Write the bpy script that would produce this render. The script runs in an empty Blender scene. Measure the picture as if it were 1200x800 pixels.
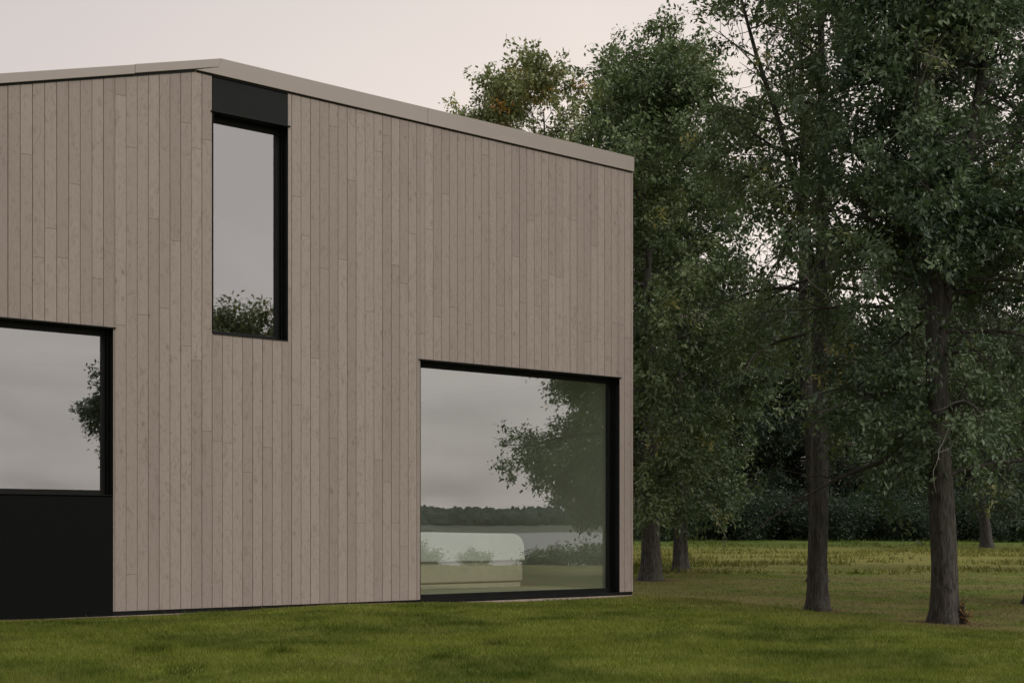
import bpy, bmesh, math, random
import numpy as np
from mathutils import Vector, Matrix
R = math.radians
random.seed(7); RS = np.random.RandomState(11)
scene = bpy.context.scene
col = scene.collection

# ------------------------------------------------------------------ measured layout
F, HY, CX, CZ = 1600.0, 619.0, 600.0, 1.07         # focal length in photo pixels, horizon row, centre column, eye height
PHI = math.atan2(.6152, .7883)                      # direction of the facade
D2 = np.array([.7883, .6152]); N2 = np.array([.6152, -.7883])
P0 = np.array([1.928, 21.73])                       # right-hand corner of the house
def at(px, py, Y):
    return Vector(((px-CX)*Y/F, Y, CZ+(HY-py)*Y/F))
def on_wall(px, py, off=0.0):                       # pixel -> (s, z) on a plane parallel to the facade, off metres into the house
    d = np.array([(px-CX)/F, 1.0]); o = P0 - N2*off
    t = (o @ N2)/(d @ N2); p = d*t
    return float((p-P0) @ D2), CZ+(HY-py)*t/F
def mirrored(px, Y):                                # a place whose reflection in the facade appears in column px, Y metres deep
    v = np.array([(px-CX)*Y/F, Y]); return v - 2*((v-P0) @ N2)*N2

def smooth(a, b, x):
    t = np.clip((x-a)/(b-a), 0, 1); return t*t*(3-2*t)
def noise2(x, y, seed=0):
    x = np.asarray(x, float); y = np.asarray(y, float)
    xi = np.floor(x); yi = np.floor(y); u = x-xi; v = y-yi
    u = u*u*(3-2*u); v = v*v*(3-2*v)
    def h(a, b):
        q = np.sin(a*127.1+b*311.7+seed*74.7)*43758.5453
        return q-np.floor(q)
    return (h(xi,yi)*(1-u)*(1-v)+h(xi+1,yi)*u*(1-v)+h(xi,yi+1)*(1-u)*v+h(xi+1,yi+1)*u*v)-.5
def gz(x, y):                                       # height of the ground
    x = np.asarray(x, float); y = np.asarray(y, float)
    t = (x-1.86)*.922+(y-20.9)*.386
    bend = .5*np.sin((y-12)*.55)
    z = -.42*smooth(.1, 3.4, t+bend*.35)
    z = z + .0122*np.clip(y-28, 0, 80)*smooth(0, 2, t)
    z = z + .045*noise2(x*.45, y*.45, 1)+.018*noise2(x*1.7, y*1.7, 2)*smooth(60, 20, np.hypot(x, y-14))
    q = x*.94-y*.34
    z = z - 3.0*smooth(28, 46, q) + 7.2*smooth(560, 680, q)
    z = z + .028*smooth(1, -1.5, x)
    for hx, hy, hr, hd in ((-2.35, 9.85, .28, .06), (-.45, 11.3, .22, .05), (-.12, 12.4, .2, .04), (-1.0, 10.2, .5, .02)):
        z = z - hd*np.exp(-((x-hx)**2+(y-hy)**2)/hr**2)
    return z
def ground_hit(px, py):
    Y = 5.0
    while Y < 200:
        if CZ+(HY-py)*Y/F <= float(gz((px-CX)*Y/F, Y)): break
        Y += .05
    return (px-CX)*Y/F, Y, float(gz((px-CX)*Y/F, Y))

# ------------------------------------------------------------------ helpers
def tag(o, label=None, cat=None, group=None, kind=None):
    if label: o['label'] = label
    if cat: o['category'] = cat
    if group: o['group'] = group
    if kind: o['kind'] = kind
    return o
def empty(name, loc=(0,0,0), rz=0):
    o = bpy.data.objects.new(name, None); col.objects.link(o)
    o.location = loc; o.rotation_euler = (0,0,rz); o.empty_display_size = .3
    return o
def link_mesh(name, verts, faces, mat, parent=None, smooth_shade=False, attrs=None):
    me = bpy.data.meshes.new(name)
    me.from_pydata([tuple(v) for v in verts], [], faces)
    if attrs:
        for k, v in attrs.items():
            a = me.attributes.new(k, 'FLOAT', 'FACE'); a.data.foreach_set('value', np.asarray(v, dtype=np.float32))
    if smooth_shade: me.polygons.foreach_set('use_smooth', [True]*len(me.polygons))
    me.materials.append(mat); me.update()
    o = bpy.data.objects.new(name, me); col.objects.link(o)
    if parent: o.parent = parent
    return o
def np_mesh(name, V, Fc, mat, parent=None, smooth_shade=False, attrs=None):     # V (n,3), Fc (m,k) all the same k
    me = bpy.data.meshes.new(name); n, k = Fc.shape
    me.vertices.add(len(V)); me.vertices.foreach_set('co', np.ascontiguousarray(V, dtype=np.float32).ravel())
    me.loops.add(n*k); me.loops.foreach_set('vertex_index', np.ascontiguousarray(Fc, dtype=np.int32).ravel())
    me.polygons.add(n); me.polygons.foreach_set('loop_start', np.arange(0, n*k, k, dtype=np.int32))
    me.polygons.foreach_set('use_smooth', np.full(n, smooth_shade, dtype=bool))
    me.update(calc_edges=True)
    if attrs:
        for kk, v in attrs.items():
            a = me.attributes.new(kk, 'FLOAT', 'FACE'); a.data.foreach_set('value', np.asarray(v, dtype=np.float32))
    me.materials.append(mat); me.validate()
    o = bpy.data.objects.new(name, me); col.objects.link(o)
    if parent: o.parent = parent
    return o
class MB:
    def __init__(s): s.v = []; s.f = []
    def box(s, x0, x1, y0, y1, z0, z1):
        n = len(s.v)
        s.v += [(x0,y0,z0),(x1,y0,z0),(x1,y1,z0),(x0,y1,z0),(x0,y0,z1),(x1,y0,z1),(x1,y1,z1),(x0,y1,z1)]
        s.f += [tuple(n+i for i in q) for q in ((0,3,2,1),(4,5,6,7),(0,1,5,4),(1,2,6,5),(2,3,7,6),(3,0,4,7))]
        return s
    def prism(s, poly, y0, y1):                     # polygon in the x-z plane (counter-clockwise seen from -y), extruded in y
        n = len(s.v); k = len(poly)
        s.v += [(x,y0,z) for x, z in poly]+[(x,y1,z) for x, z in poly]
        s.f.append(tuple(range(n, n+k))); s.f.append(tuple(range(n+2*k-1, n+k-1, -1)))
        for i in range(k):
            j = (i+1) % k; s.f.append((n+i, n+k+i, n+k+j, n+j))
        return s
    def build(s, name, mat, parent=None, bevel=0, seg=2, sm=False):
        o = link_mesh(name, s.v, s.f, mat, parent, sm)
        if bevel:
            b = o.modifiers.new('bevel', 'BEVEL'); b.width = bevel; b.segments = seg; b.limit_method = 'ANGLE'; b.angle_limit = R(40)
        return o

# ------------------------------------------------------------------ materials
def newmat(name):
    m = bpy.data.materials.new(name); m.use_nodes = True; nt = m.node_tree; nt.nodes.clear()
    out = nt.nodes.new('ShaderNodeOutputMaterial'); return m, nt, out
def N(nt, t, **kw):
    n = nt.nodes.new(t)
    for k, v in kw.items():
        if k.startswith('i_'): n.inputs[k[2:].replace('_', ' ')].default_value = v
        else: setattr(n, k, v)
    return n
def L(nt, a, b): nt.links.new(a, b)
def ramp(nt, src, pts, interp='LINEAR'):
    r = nt.nodes.new('ShaderNodeValToRGB'); r.color_ramp.interpolation = interp
    e = r.color_ramp.elements
    while len(e) < len(pts): e.new(.5)
    for el, (p, c) in zip(e, pts):
        el.position = p; el.color = c if len(c) == 4 else (*c, 1)
    if src is not None: L(nt, src, r.inputs[0])
    return r.outputs[0]
def g(v): return (v, v, v)
def mixc(nt, fac, a, b, mode='MIX'):
    m = nt.nodes.new('ShaderNodeMix'); m.data_type = 'RGBA'; m.blend_type = mode
    for s, x in ((0, fac), (6, a), (7, b)):
        if isinstance(x, (int, float)): m.inputs[s].default_value = x
        elif isinstance(x, tuple): m.inputs[s].default_value = (*x, 1) if len(x) == 3 else x
        else: L(nt, x, m.inputs[s])
    return m.outputs[2]
def math_(nt, op, a, b=0, c=None, clamp=False):
    m = nt.nodes.new('ShaderNodeMath'); m.operation = op; m.use_clamp = clamp
    for i, x in enumerate((a, b) if c is None else (a, b, c)):
        if isinstance(x, (int, float)): m.inputs[i].default_value = x
        else: L(nt, x, m.inputs[i])
    return m.outputs[0]
def noise(nt, vec, scale, detail=4, rough=.55, dist=0, out=0):
    n = N(nt, 'ShaderNodeTexNoise'); n.inputs['Scale'].default_value = scale; n.inputs['Detail'].default_value = detail
    n.inputs['Roughness'].default_value = rough; n.inputs['Distortion'].default_value = dist
    if vec is not None: L(nt, vec, n.inputs['Vector'])
    return n.outputs[out]
def mapping(nt, vec, scale=(1,1,1), loc=(0,0,0)):
    m = N(nt, 'ShaderNodeMapping'); m.inputs['Scale'].default_value = scale; m.inputs['Location'].default_value = loc
    L(nt, vec, m.inputs['Vector']); return m.outputs[0]
def objcoord(nt): return N(nt, 'ShaderNodeTexCoord').outputs['Object']
def principled(nt, out, color, rough=.6, spec=.5, metal=0, bump=None, bstr=.3, bdist=.01):
    p = N(nt, 'ShaderNodeBsdfPrincipled')
    if isinstance(color, tuple): p.inputs['Base Color'].default_value = (*color, 1)
    else: L(nt, color, p.inputs['Base Color'])
    if isinstance(rough, (int, float)): p.inputs['Roughness'].default_value = rough
    else: L(nt, rough, p.inputs['Roughness'])
    p.inputs['Specular IOR Level'].default_value = spec; p.inputs['Metallic'].default_value = metal
    if bump is not None:
        b = N(nt, 'ShaderNodeBump'); b.inputs['Strength'].default_value = bstr; b.inputs['Distance'].default_value = bdist
        L(nt, bump, b.inputs['Height']); L(nt, b.outputs[0], p.inputs['Normal'])
    L(nt, p.outputs[0], out.inputs[0]); return p

def wood_material():
    m, nt, out = newmat('stained_timber')
    oc = objcoord(nt)
    rnd = N(nt, 'ShaderNodeAttribute', attribute_name='rnd').outputs['Fac']
    comb = N(nt, 'ShaderNodeCombineXYZ'); L(nt, math_(nt, 'MULTIPLY', rnd, 37.0), comb.inputs[0]); L(nt, math_(nt, 'MULTIPLY', rnd, 91.0), comb.inputs[2])
    va = N(nt, 'ShaderNodeVectorMath', operation='ADD'); L(nt, oc, va.inputs[0]); L(nt, comb.outputs[0], va.inputs[1]); v = va.outputs[0]
    # warp coordinates so that the grain bends round the knots
    vor = N(nt, 'ShaderNodeTexVoronoi'); vor.inputs['Scale'].default_value = 1.0
    L(nt, mapping(nt, v, (8.5, .01, 4.6)), vor.inputs['Vector'])
    d = vor.outputs['Distance']
    knot = ramp(nt, d, [(0, g(1)), (.07, g(.7)), (.16, g(.2)), (.30, g(0))])
    sel = ramp(nt, N_sep(nt, vor.outputs['Color']), [(.3, g(0)), (.5, g(1))])
    knot = mixc(nt, 1.0, knot, sel, 'MULTIPLY')
    grain = noise(nt, mapping(nt, v, (55, 1, 1.6)), 1.0, 5, .6, .5)
    fine = noise(nt, mapping(nt, v, (160, 1, 9)), 1.0, 3, .6)
    blotch = noise(nt, mapping(nt, v, (11, 1, 5.0)), 1.0, 6, .72, 2.2)
    big = noise(nt, mapping(nt, oc, (.6, 1, .45)), 1.0, 3, .5)
    base = mixc(nt, rnd, (.285, .243, .224), (.355, .305, .281))
    c = mixc(nt, ramp(nt, grain, [(.3, g(0)), (.75, g(.45))]), base, (.235, .190, .160))
    c = mixc(nt, ramp(nt, blotch, [(.50, g(0)), (.67, g(.6))]), c, (.17, .132, .108))
    c = mixc(nt, math_(nt, 'MULTIPLY', knot, ramp(nt, noise(nt, mapping(nt, v, (1.2, 1, 1.1)), 1.0, 2, .5), [(.4, g(.15)), (.62, g(1))])), c, (.13, .10, .082))
    c = mixc(nt, ramp(nt, fine, [(.35, g(0)), (.7, g(.16))]), c, (.38, .33, .29))
    c = mixc(nt, ramp(nt, big, [(.35, g(0)), (.65, g(.22))]), c, (.33, .285, .25))
    hgt = mixc(nt, .5, grain, fine)
    principled(nt, out, c, .72, .25, 0, hgt, .25, .003)
    return m
def N_sep(nt, colour):
    s = N(nt, 'ShaderNodeSeparateColor'); L(nt, colour, s.inputs[0]); return s.outputs[0]
def plain(name, c, rough=.6, spec=.5, metal=0, var=.12, scale=3, bump=0):
    m, nt, out = newmat(name); oc = objcoord(nt)
    n = noise(nt, oc, scale, 6, .6)
    cc = mixc(nt, ramp(nt, n, [(.3, g(0)), (.7, g(1))]), tuple(x*(1-var) for x in c), tuple(x*(1+var) for x in c))
    fine = noise(nt, oc, scale*25, 3, .6)
    r = math_(nt, 'MULTIPLY_ADD', n, .25, rough-.12)
    principled(nt, out, cc, r, spec, metal, fine if bump else None, bump, .004)
    return m
def panel_material():
    m, nt, out = newmat('dark_metal_panel'); oc = objcoord(nt)
    n = noise(nt, mapping(nt, oc, (1, 1, .5)), 1.2, 5, .6); f = noise(nt, oc, 220, 2, .6)
    c = mixc(nt, ramp(nt, n, [(.3, g(0)), (.7, g(1))]), (.007, .0095, .0095), (.011, .0135, .0135))
    principled(nt, out, c, .7, .2, 0, f, .12, .001); return m
def fascia_material():
    m, nt, out = newmat('taupe_sheet_metal'); oc = objcoord(nt)
    n = noise(nt, mapping(nt, oc, (.8, 1, 2)), 1.0, 4, .6)
    c = mixc(nt, ramp(nt, n, [(.3, g(0)), (.7, g(1))]), (.31, .272, .245), (.345, .302, .275))
    principled(nt, out, c, .45, .5, 0, n, .1, .006); return m
def glass_material(name, fac, tint):
    m, nt, out = newmat(name); oc = objcoord(nt)
    geo = N(nt, 'ShaderNodeNewGeometry')
    bmp = N(nt, 'ShaderNodeBump'); bmp.inputs['Strength'].default_value = .035; bmp.inputs['Distance'].default_value = .02
    L(nt, noise(nt, oc, .9, 1, .4), bmp.inputs['Height'])
    gl = N(nt, 'ShaderNodeBsdfGlossy'); gl.inputs['Roughness'].default_value = .0; gl.inputs['Color'].default_value = (.93, .96, .99, 1)
    L(nt, bmp.outputs[0], gl.inputs['Normal'])
    tr = N(nt, 'ShaderNodeBsdfTransparent'); tr.inputs['Color'].default_value = (*tint, 1)
    cl = N(nt, 'ShaderNodeBsdfTransparent')
    fr = N(nt, 'ShaderNodeLayerWeight'); fr.inputs['Blend'].default_value = .25
    f = math_(nt, 'ADD', math_(nt, 'MULTIPLY', fr.outputs['Fresnel'], .5), fac, clamp=True)
    mx = N(nt, 'ShaderNodeMixShader'); L(nt, f, mx.inputs[0]); L(nt, tr.outputs[0], mx.inputs[1]); L(nt, gl.outputs[0], mx.inputs[2])
    m2 = N(nt, 'ShaderNodeMixShader'); L(nt, geo.outputs['Backfacing'], m2.inputs[0]); L(nt, mx.outputs[0], m2.inputs[1]); L(nt, cl.outputs[0], m2.inputs[2])
    L(nt, m2.outputs[0], out.inputs[0]); return m
def bark_material(name='bark', a=(.026,.023,.021), b=(.088,.080,.073)):
    m, nt, out = newmat(name); oc = objcoord(nt)
    n = noise(nt, mapping(nt, oc, (26, 26, 4.5)), 1.0, 6, .65, .8)
    n2 = noise(nt, oc, 2.2, 4, .6)
    c = mixc(nt, ramp(nt, n, [(.38, g(0)), (.6, g(1))]), a, b)
    c = mixc(nt, ramp(nt, n2, [(.45, g(0)), (.7, g(.4))]), c, (.075, .08, .055))
    principled(nt, out, c, .85, .2, 0, n, .9, .03); return m
def leaf_material(name, dark, light, accent=None):
    m, nt, out = newmat(name)
    t = N(nt, 'ShaderNodeAttribute', attribute_name='tint').outputs['Fac']
    c = ramp(nt, t, [(0, dark), (.55, tuple((a+b)/2 for a, b in zip(dark, light))), (.93, light), (1, accent or light)])
    d = N(nt, 'ShaderNodeBsdfPrincipled'); L(nt, c, d.inputs['Base Color']); d.inputs['Roughness'].default_value = .5; d.inputs['Specular IOR Level'].default_value = .35
    tr = N(nt, 'ShaderNodeBsdfTranslucent'); L(nt, mixc(nt, .5, c, (.10, .19, .05)), tr.inputs['Color'])
    mx = N(nt, 'ShaderNodeMixShader'); mx.inputs[0].default_value = .22
    L(nt, d.outputs[0], mx.inputs[1]); L(nt, tr.outputs[0], mx.inputs[2]); L(nt, mx.outputs[0], out.inputs[0]); return m
def ground_color(nt):
    pos = N(nt, 'ShaderNodeNewGeometry').outputs['Position']
    sp = N(nt, 'ShaderNodeSeparateXYZ'); L(nt, pos, sp.inputs[0]); X, Y = sp.outputs[0], sp.outputs[1]
    n1 = noise(nt, pos, .55, 5, .62, .6); n2 = noise(nt, pos, 2.6, 5, .65); n3 = noise(nt, pos, .16, 4, .6)
    n4 = noise(nt, pos, 14, 4, .65)
    c = mixc(nt, ramp(nt, n1, [(.38, g(0)), (.62, g(1))]), (.058, .094, .012), (.200, .240, .038))
    c = mixc(nt, ramp(nt, n2, [(.46, g(0)), (.64, g(.6))]), c, (.26, .27, .075))
    c = mixc(nt, ramp(nt, n4, [(.5, g(0)), (.75, g(.5))]), c, (.048, .078, .011))
    c = mixc(nt, ramp(nt, noise(nt, pos, .9, 6, .72, 1.5), [(.56, g(0)), (.7, g(.4))]), c, (.24, .20, .09))
    # beyond the edge of the mound the ground is drier, with leaf litter under the trees
    t = math_(nt, 'ADD', math_(nt, 'MULTIPLY', math_(nt, 'SUBTRACT', X, 1.86), .922), math_(nt, 'MULTIPLY', math_(nt, 'SUBTRACT', Y, 20.9), .386))
    beyond = math_(nt, 'MULTIPLY', math_(nt, 'ADD', t, math_(nt, 'MULTIPLY', n1, 2.0)), .5, clamp=True)
    beyond = math_(nt, 'SUBTRACT', beyond, .0, clamp=True)
    Yn = math_(nt, 'ADD', Y, math_(nt, 'MULTIPLY', math_(nt, 'SUBTRACT', n3, .5), 26.0))
    k = math_(nt, 'DIVIDE', Yn, 200.0)
    dry = ramp(nt, k, [(.19, g(.0)), (.26, g(.75)), (.35, g(.75)), (.40, g(0))])
    far = ramp(nt, k, [(.30, g(0)), (.42, g(1))])
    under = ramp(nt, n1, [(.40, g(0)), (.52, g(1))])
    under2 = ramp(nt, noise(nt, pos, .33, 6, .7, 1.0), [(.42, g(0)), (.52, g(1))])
    litter_fade = ramp(nt, k, [(.10, g(1)), (.2, g(.7)), (.3, g(.2))])  # amount of leaf litter, thinning with distance
    lit = math_(nt, 'MULTIPLY', math_(nt, 'MULTIPLY', under2, litter_fade), .55)
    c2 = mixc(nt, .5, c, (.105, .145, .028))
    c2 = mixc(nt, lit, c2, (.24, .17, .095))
    c2 = mixc(nt, math_(nt, 'MULTIPLY', dry, ramp(nt, n2, [(.3, g(.35)), (.6, g(1))])), c2, (.22, .19, .06))
    c2 = mixc(nt, far, c2, (.085, .125, .028))
    dw = math_(nt, 'ADD', math_(nt, 'MULTIPLY', math_(nt, 'SUBTRACT', X, 1.928), .6152), math_(nt, 'MULTIPLY', math_(nt, 'SUBTRACT', Y, 21.73), -.7883))
    soil = ramp(nt, math_(nt, 'SUBTRACT', dw, math_(nt, 'MULTIPLY', n2, .30)), [(.04, g(1)), (.12, g(0))])
    sw = math_(nt, 'ADD', math_(nt, 'MULTIPLY', math_(nt, 'SUBTRACT', X, 1.928), .7883), math_(nt, 'MULTIPLY', math_(nt, 'SUBTRACT', Y, 21.73), .6152))
    soil = math_(nt, 'MULTIPLY', soil, math_(nt, 'MULTIPLY', math_(nt, 'LESS_THAN', sw, .06), math_(nt, 'GREATER_THAN', dw, -.5)))
    dist = math_(nt, 'SQRT', math_(nt, 'ADD', math_(nt, 'POWER', math_(nt, 'SUBTRACT', X, 5.5), 2), math_(nt, 'POWER', math_(nt, 'SUBTRACT', Y, 23), 2)))
    arcs = math_(nt, 'SINE', math_(nt, 'ADD', math_(nt, 'MULTIPLY', dist, 4.6), math_(nt, 'MULTIPLY', n1, 5.0)))
    c = mixc(nt, math_(nt, 'MULTIPLY_ADD', arcs, .10, .10), c, (.25, .27, .065))
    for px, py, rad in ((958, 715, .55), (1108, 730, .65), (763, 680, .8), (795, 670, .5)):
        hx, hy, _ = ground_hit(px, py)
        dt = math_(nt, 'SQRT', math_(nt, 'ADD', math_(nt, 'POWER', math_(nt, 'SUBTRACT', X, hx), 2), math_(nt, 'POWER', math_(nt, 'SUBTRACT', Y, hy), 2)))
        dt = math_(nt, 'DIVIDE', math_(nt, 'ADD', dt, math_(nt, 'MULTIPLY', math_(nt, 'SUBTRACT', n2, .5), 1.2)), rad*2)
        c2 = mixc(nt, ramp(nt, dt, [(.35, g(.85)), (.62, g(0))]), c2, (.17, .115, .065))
    fin = mixc(nt, beyond, c, c2)
    fin = mixc(nt, math_(nt, 'GREATER_THAN', X, 300.0), fin, (.15, .155, .125))
    return mixc(nt, math_(nt, 'MULTIPLY', soil, .85), fin, (.17, .125, .08)), n4, n2
def ground_material():
    m, nt, out = newmat('lawn'); c, n4, n2 = ground_color(nt)
    principled(nt, out, mixc(nt, .25, c, (.03, .03, .012)), .95, .05, 0, mixc(nt, .5, n4, n2), .6, .04); return m
def blade_material():
    m, nt, out = newmat('grass_blades'); c, n4, n2 = ground_color(nt)
    t = N(nt, 'ShaderNodeAttribute', attribute_name='tint').outputs['Fac']
    c = mixc(nt, ramp(nt, t, [(0, g(.75)), (.5, g(0))]), c, (.018, .038, .005))
    c = mixc(nt, ramp(nt, t, [(.55, g(0)), (1, g(.6))]), c, (.30, .33, .10))
    d = N(nt, 'ShaderNodeBsdfDiffuse'); L(nt, c, d.inputs[0])
    tr = N(nt, 'ShaderNodeBsdfTranslucent'); L(nt, c, tr.inputs[0])
    mx = N(nt, 'ShaderNodeMixShader'); mx.inputs[0].default_value = .35
    L(nt, d.outputs[0], mx.inputs[1]); L(nt, tr.outputs[0], mx.inputs[2]); L(nt, mx.outputs[0], out.inputs[0]); return m
def water_material():
    m, nt, out = newmat('lake_water'); oc = objcoord(nt)
    n = noise(nt, mapping(nt, oc, (.35, .12, 1)), 1.0, 3, .5)
    principled(nt, out, (.10, .11, .105), .34, .6, 0, n, .5, .4); return m

M = dict(wood=wood_material(), panel=panel_material(), fascia=fascia_material(),
    black=plain('black_powder_coat', (.005, .006, .006), .5, .22, 0, .2, 4),
    backing=plain('black_membrane', (.012, .011, .010), .9, .1),
    alu=plain('brushed_aluminium', (.30, .28, .26), .45, .6, .5),
    concrete=plain('pale_concrete', (.33, .27, .23), .9, .2, 0, .25, 5, .6),
    plaster=plain('pale_green_plaster', (.62, .65, .59), .85, .2, 0, .04, 1.2),
    floor=plain('pale_floorboards', (.50, .47, .40), .5, .4, 0, .15, 2),
    roof=plain('roof_sheet', (.16, .15, .14), .5, .5, .2, .1, 1),
    linen=plain('white_linen', (.78, .79, .76), .9, .1, 0, .04, 4, .3),
    base=plain('beige_upholstery', (.52, .48, .42), .9, .1, 0, .08, 8, .4),
    grey=plain('grey_wool', (.20, .21, .20), .95, .05, 0, .1, 9, .4),
    glass=glass_material('window_glass', .36, (.88, .93, .86)),
    glass2=glass_material('window_glass_upper', .40, (.60, .66, .62)),
    glass_back=glass_material('clear_window_glass', .04, (.92, .95, .92)),
    apron=plain('black_sheet_panel', (.0035, .0046, .0046), .75, .12, 0, .15, 2),
    bark=bark_material(), dead=bark_material('dead_wood', (.16, .145, .13), (.34, .31, .28)),
    ground=ground_material(), blades=blade_material(), water=water_material(),
    leaf_a=leaf_material('leaves_dark', (.026, .047, .028), (.165, .225, .122), (.28, .26, .09)),
    leaf_b=leaf_material('leaves_fresh', (.044, .072, .034), (.21, .265, .12), (.30, .28, .09)),
    leaf_c=leaf_material('leaves_yellow_green', (.09, .112, .045), (.35, .375, .17), (.55, .28, .06)),
    leaf_d=leaf_material('leaves_deep', (.011, .021, .012), (.042, .066, .034)),
    leaf_o=leaf_material('leaves_rust', (.16, .07, .03), (.34, .18, .07)),
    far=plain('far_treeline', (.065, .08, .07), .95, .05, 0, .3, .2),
    hill=plain('far_hill', (.38, .40, .41), .95, .05, 0, .08, .01))  # pale blue-grey puts the distance haze into the hill colour

# ------------------------------------------------------------------ ground, lake, far shore
rr = np.concatenate([np.arange(0, 30, .3), 30*np.exp(np.linspace(0, math.log(1600/30), 90))[1:]])
na = 240; th = np.linspace(0, 2*math.pi, na, endpoint=False)
GX = 2+rr[:, None]*np.cos(th)[None]; GY = 14+rr[:, None]*np.sin(th)[None]
V = np.stack([GX, GY, gz(GX, GY)], -1).reshape(-1, 3)
i, j = np.meshgrid(np.arange(len(rr)-1), np.arange(na), indexing='ij'); j2 = (j+1) % na
Fc = np.stack([i*na+j, (i+1)*na+j, (i+1)*na+j2, i*na+j2], -1).reshape(-1, 4)[na:]
o = np_mesh('lawn', V, Fc, M['ground'], None, True); tag(o, kind='structure')
cap = link_mesh('lawn_cap', [(0,0,0)]*3, [(0,1,2)], M['ground']); bpy.data.objects.remove(cap)
bm = bmesh.new(); bm.from_mesh(o.data); bmesh.ops.contextual_create(bm, geom=[e for e in bm.edges if e.is_boundary and e.calc_length() < 1 and (e.verts[0].co.xy-Vector((2,14))).length < .4]); bm.to_mesh(o.data); bm.free()

def qpt(q, r, z): return (q*.94+r*.34, -q*.34+r*.94, z)
w = MB(); n = 12
V = [qpt(32+ (640-32)*a/n, -700+1700*b/n, -.80) for a in range(n+1) for b in range(n+1)]
Fq = [(a*(n+1)+b, (a+1)*(n+1)+b, (a+1)*(n+1)+b+1, a*(n+1)+b+1) for a in range(n) for b in range(n)]
o = link_mesh('lake_water', V, Fq, M['water']); tag(o, kind='structure')

def lumps(name, items, mat, seed, sub=2):
    bm = bmesh.new(); bmesh.ops.create_icosphere(bm, subdivisions=sub, radius=1)
    BV = np.array([v.co[:] for v in bm.verts]); BF = np.array([[v.index for v in f.verts] for f in bm.faces]); bm.free()
    rs = np.random.RandomState(seed); VV = []; FF = []; k = 0
    for (x, y, z, a, h) in items:
        v = BV*(1+.28*rs.randn(len(BV), 1)*.6)
        VV.append(v*(1+.25*rs.rand())*np.array([a, a, h])+np.array([x, y, z])); FF.append(BF+k); k += len(BV)
    return np_mesh(name, np.concatenate(VV), np.concatenate(FF), mat, None, False)
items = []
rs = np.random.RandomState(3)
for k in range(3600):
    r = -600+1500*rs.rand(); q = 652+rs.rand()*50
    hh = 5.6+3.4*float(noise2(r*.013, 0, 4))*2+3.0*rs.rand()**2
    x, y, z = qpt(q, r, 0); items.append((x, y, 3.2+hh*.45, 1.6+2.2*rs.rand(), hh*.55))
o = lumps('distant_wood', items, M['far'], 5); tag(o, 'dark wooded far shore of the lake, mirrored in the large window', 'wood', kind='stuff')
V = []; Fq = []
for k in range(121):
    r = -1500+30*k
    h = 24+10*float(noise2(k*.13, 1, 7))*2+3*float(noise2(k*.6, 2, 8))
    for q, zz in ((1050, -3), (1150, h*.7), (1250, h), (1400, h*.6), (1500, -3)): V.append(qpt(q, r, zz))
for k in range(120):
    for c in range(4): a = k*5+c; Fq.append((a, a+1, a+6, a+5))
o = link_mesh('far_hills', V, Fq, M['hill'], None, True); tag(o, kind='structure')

# ------------------------------------------------------------------ house (local x along the facade, local y into the house)
house = empty('house', (P0[0], P0[1], 0), PHI)
tag(house, 'modern house clad in vertical grey-brown timber boards with black framed windows', 'house')
SL, DEP = -15.0, 7.5
ridge = on_wall(258, 68.7); rs_, rz_ = ridge
rend = on_wall(742, 184)[1]; lend = on_wall(0, 85.6); lslope = (rz_-lend[1])/(rs_-lend[0])
def top_fascia(s): return rz_+(rend-rz_)*(s-rs_)/(-rs_) if s >= rs_ else rz_-lslope*(rs_-s)
def wall_top(s): return top_fascia(s)-(.06 if s < rs_ else .10)
BB = .07
sU0, sU1 = on_wall(249.5, 200)[0], on_wall(337.5, 200)[0]
zU0, zU1 = on_wall(249.5, 390.5)[1], on_wall(249.5, 129.5)[1]
sL1 = on_wall(132.6, 500)[0]; sL0 = sL1-3.4
zL0, zL1 = on_wall(60, 578.5)[1], on_wall(60, 376.8)[1]
sR0, sR1 = on_wall(492.5, 500)[0], on_wall(726, 500)[0]
zR1 = on_wall(492.5, 420.5)[1]; zR0 = .045
openings = [(sU0, sU1, zU0, 99), (sL0, sL1, -99, zL1), (sR0, sR1, -99, zR1)]
bv, bf, br = [], [], []
def board(a, b, z0a, z0b, z1a, z1b, yo, rnd, tr):
    c = .003; cz_ = .0008; n = len(bv)
    q = [(a, z0a), (b, z0b), (b, z1b), (a, z1a)]; qi = [(a+c, z0a+cz_), (b-c, z0b+cz_), (b-c, z1b-cz_), (a+c, z1a-cz_)]
    for pts, y in ((q, .022), (q, yo+.003), (qi, yo)):
        for x, z in pts: bv.append(tr(x, y, z))
    for k in range(4):
        k2 = (k+1) % 4
        bf.append((n+k, n+k2, n+4+k2, n+4+k)); bf.append((n+4+k, n+4+k2, n+8+k2, n+8+k)); br.extend((rnd, rnd))
    bf.append((n+8, n+9, n+10, n+11)); br.append(rnd)
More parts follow.
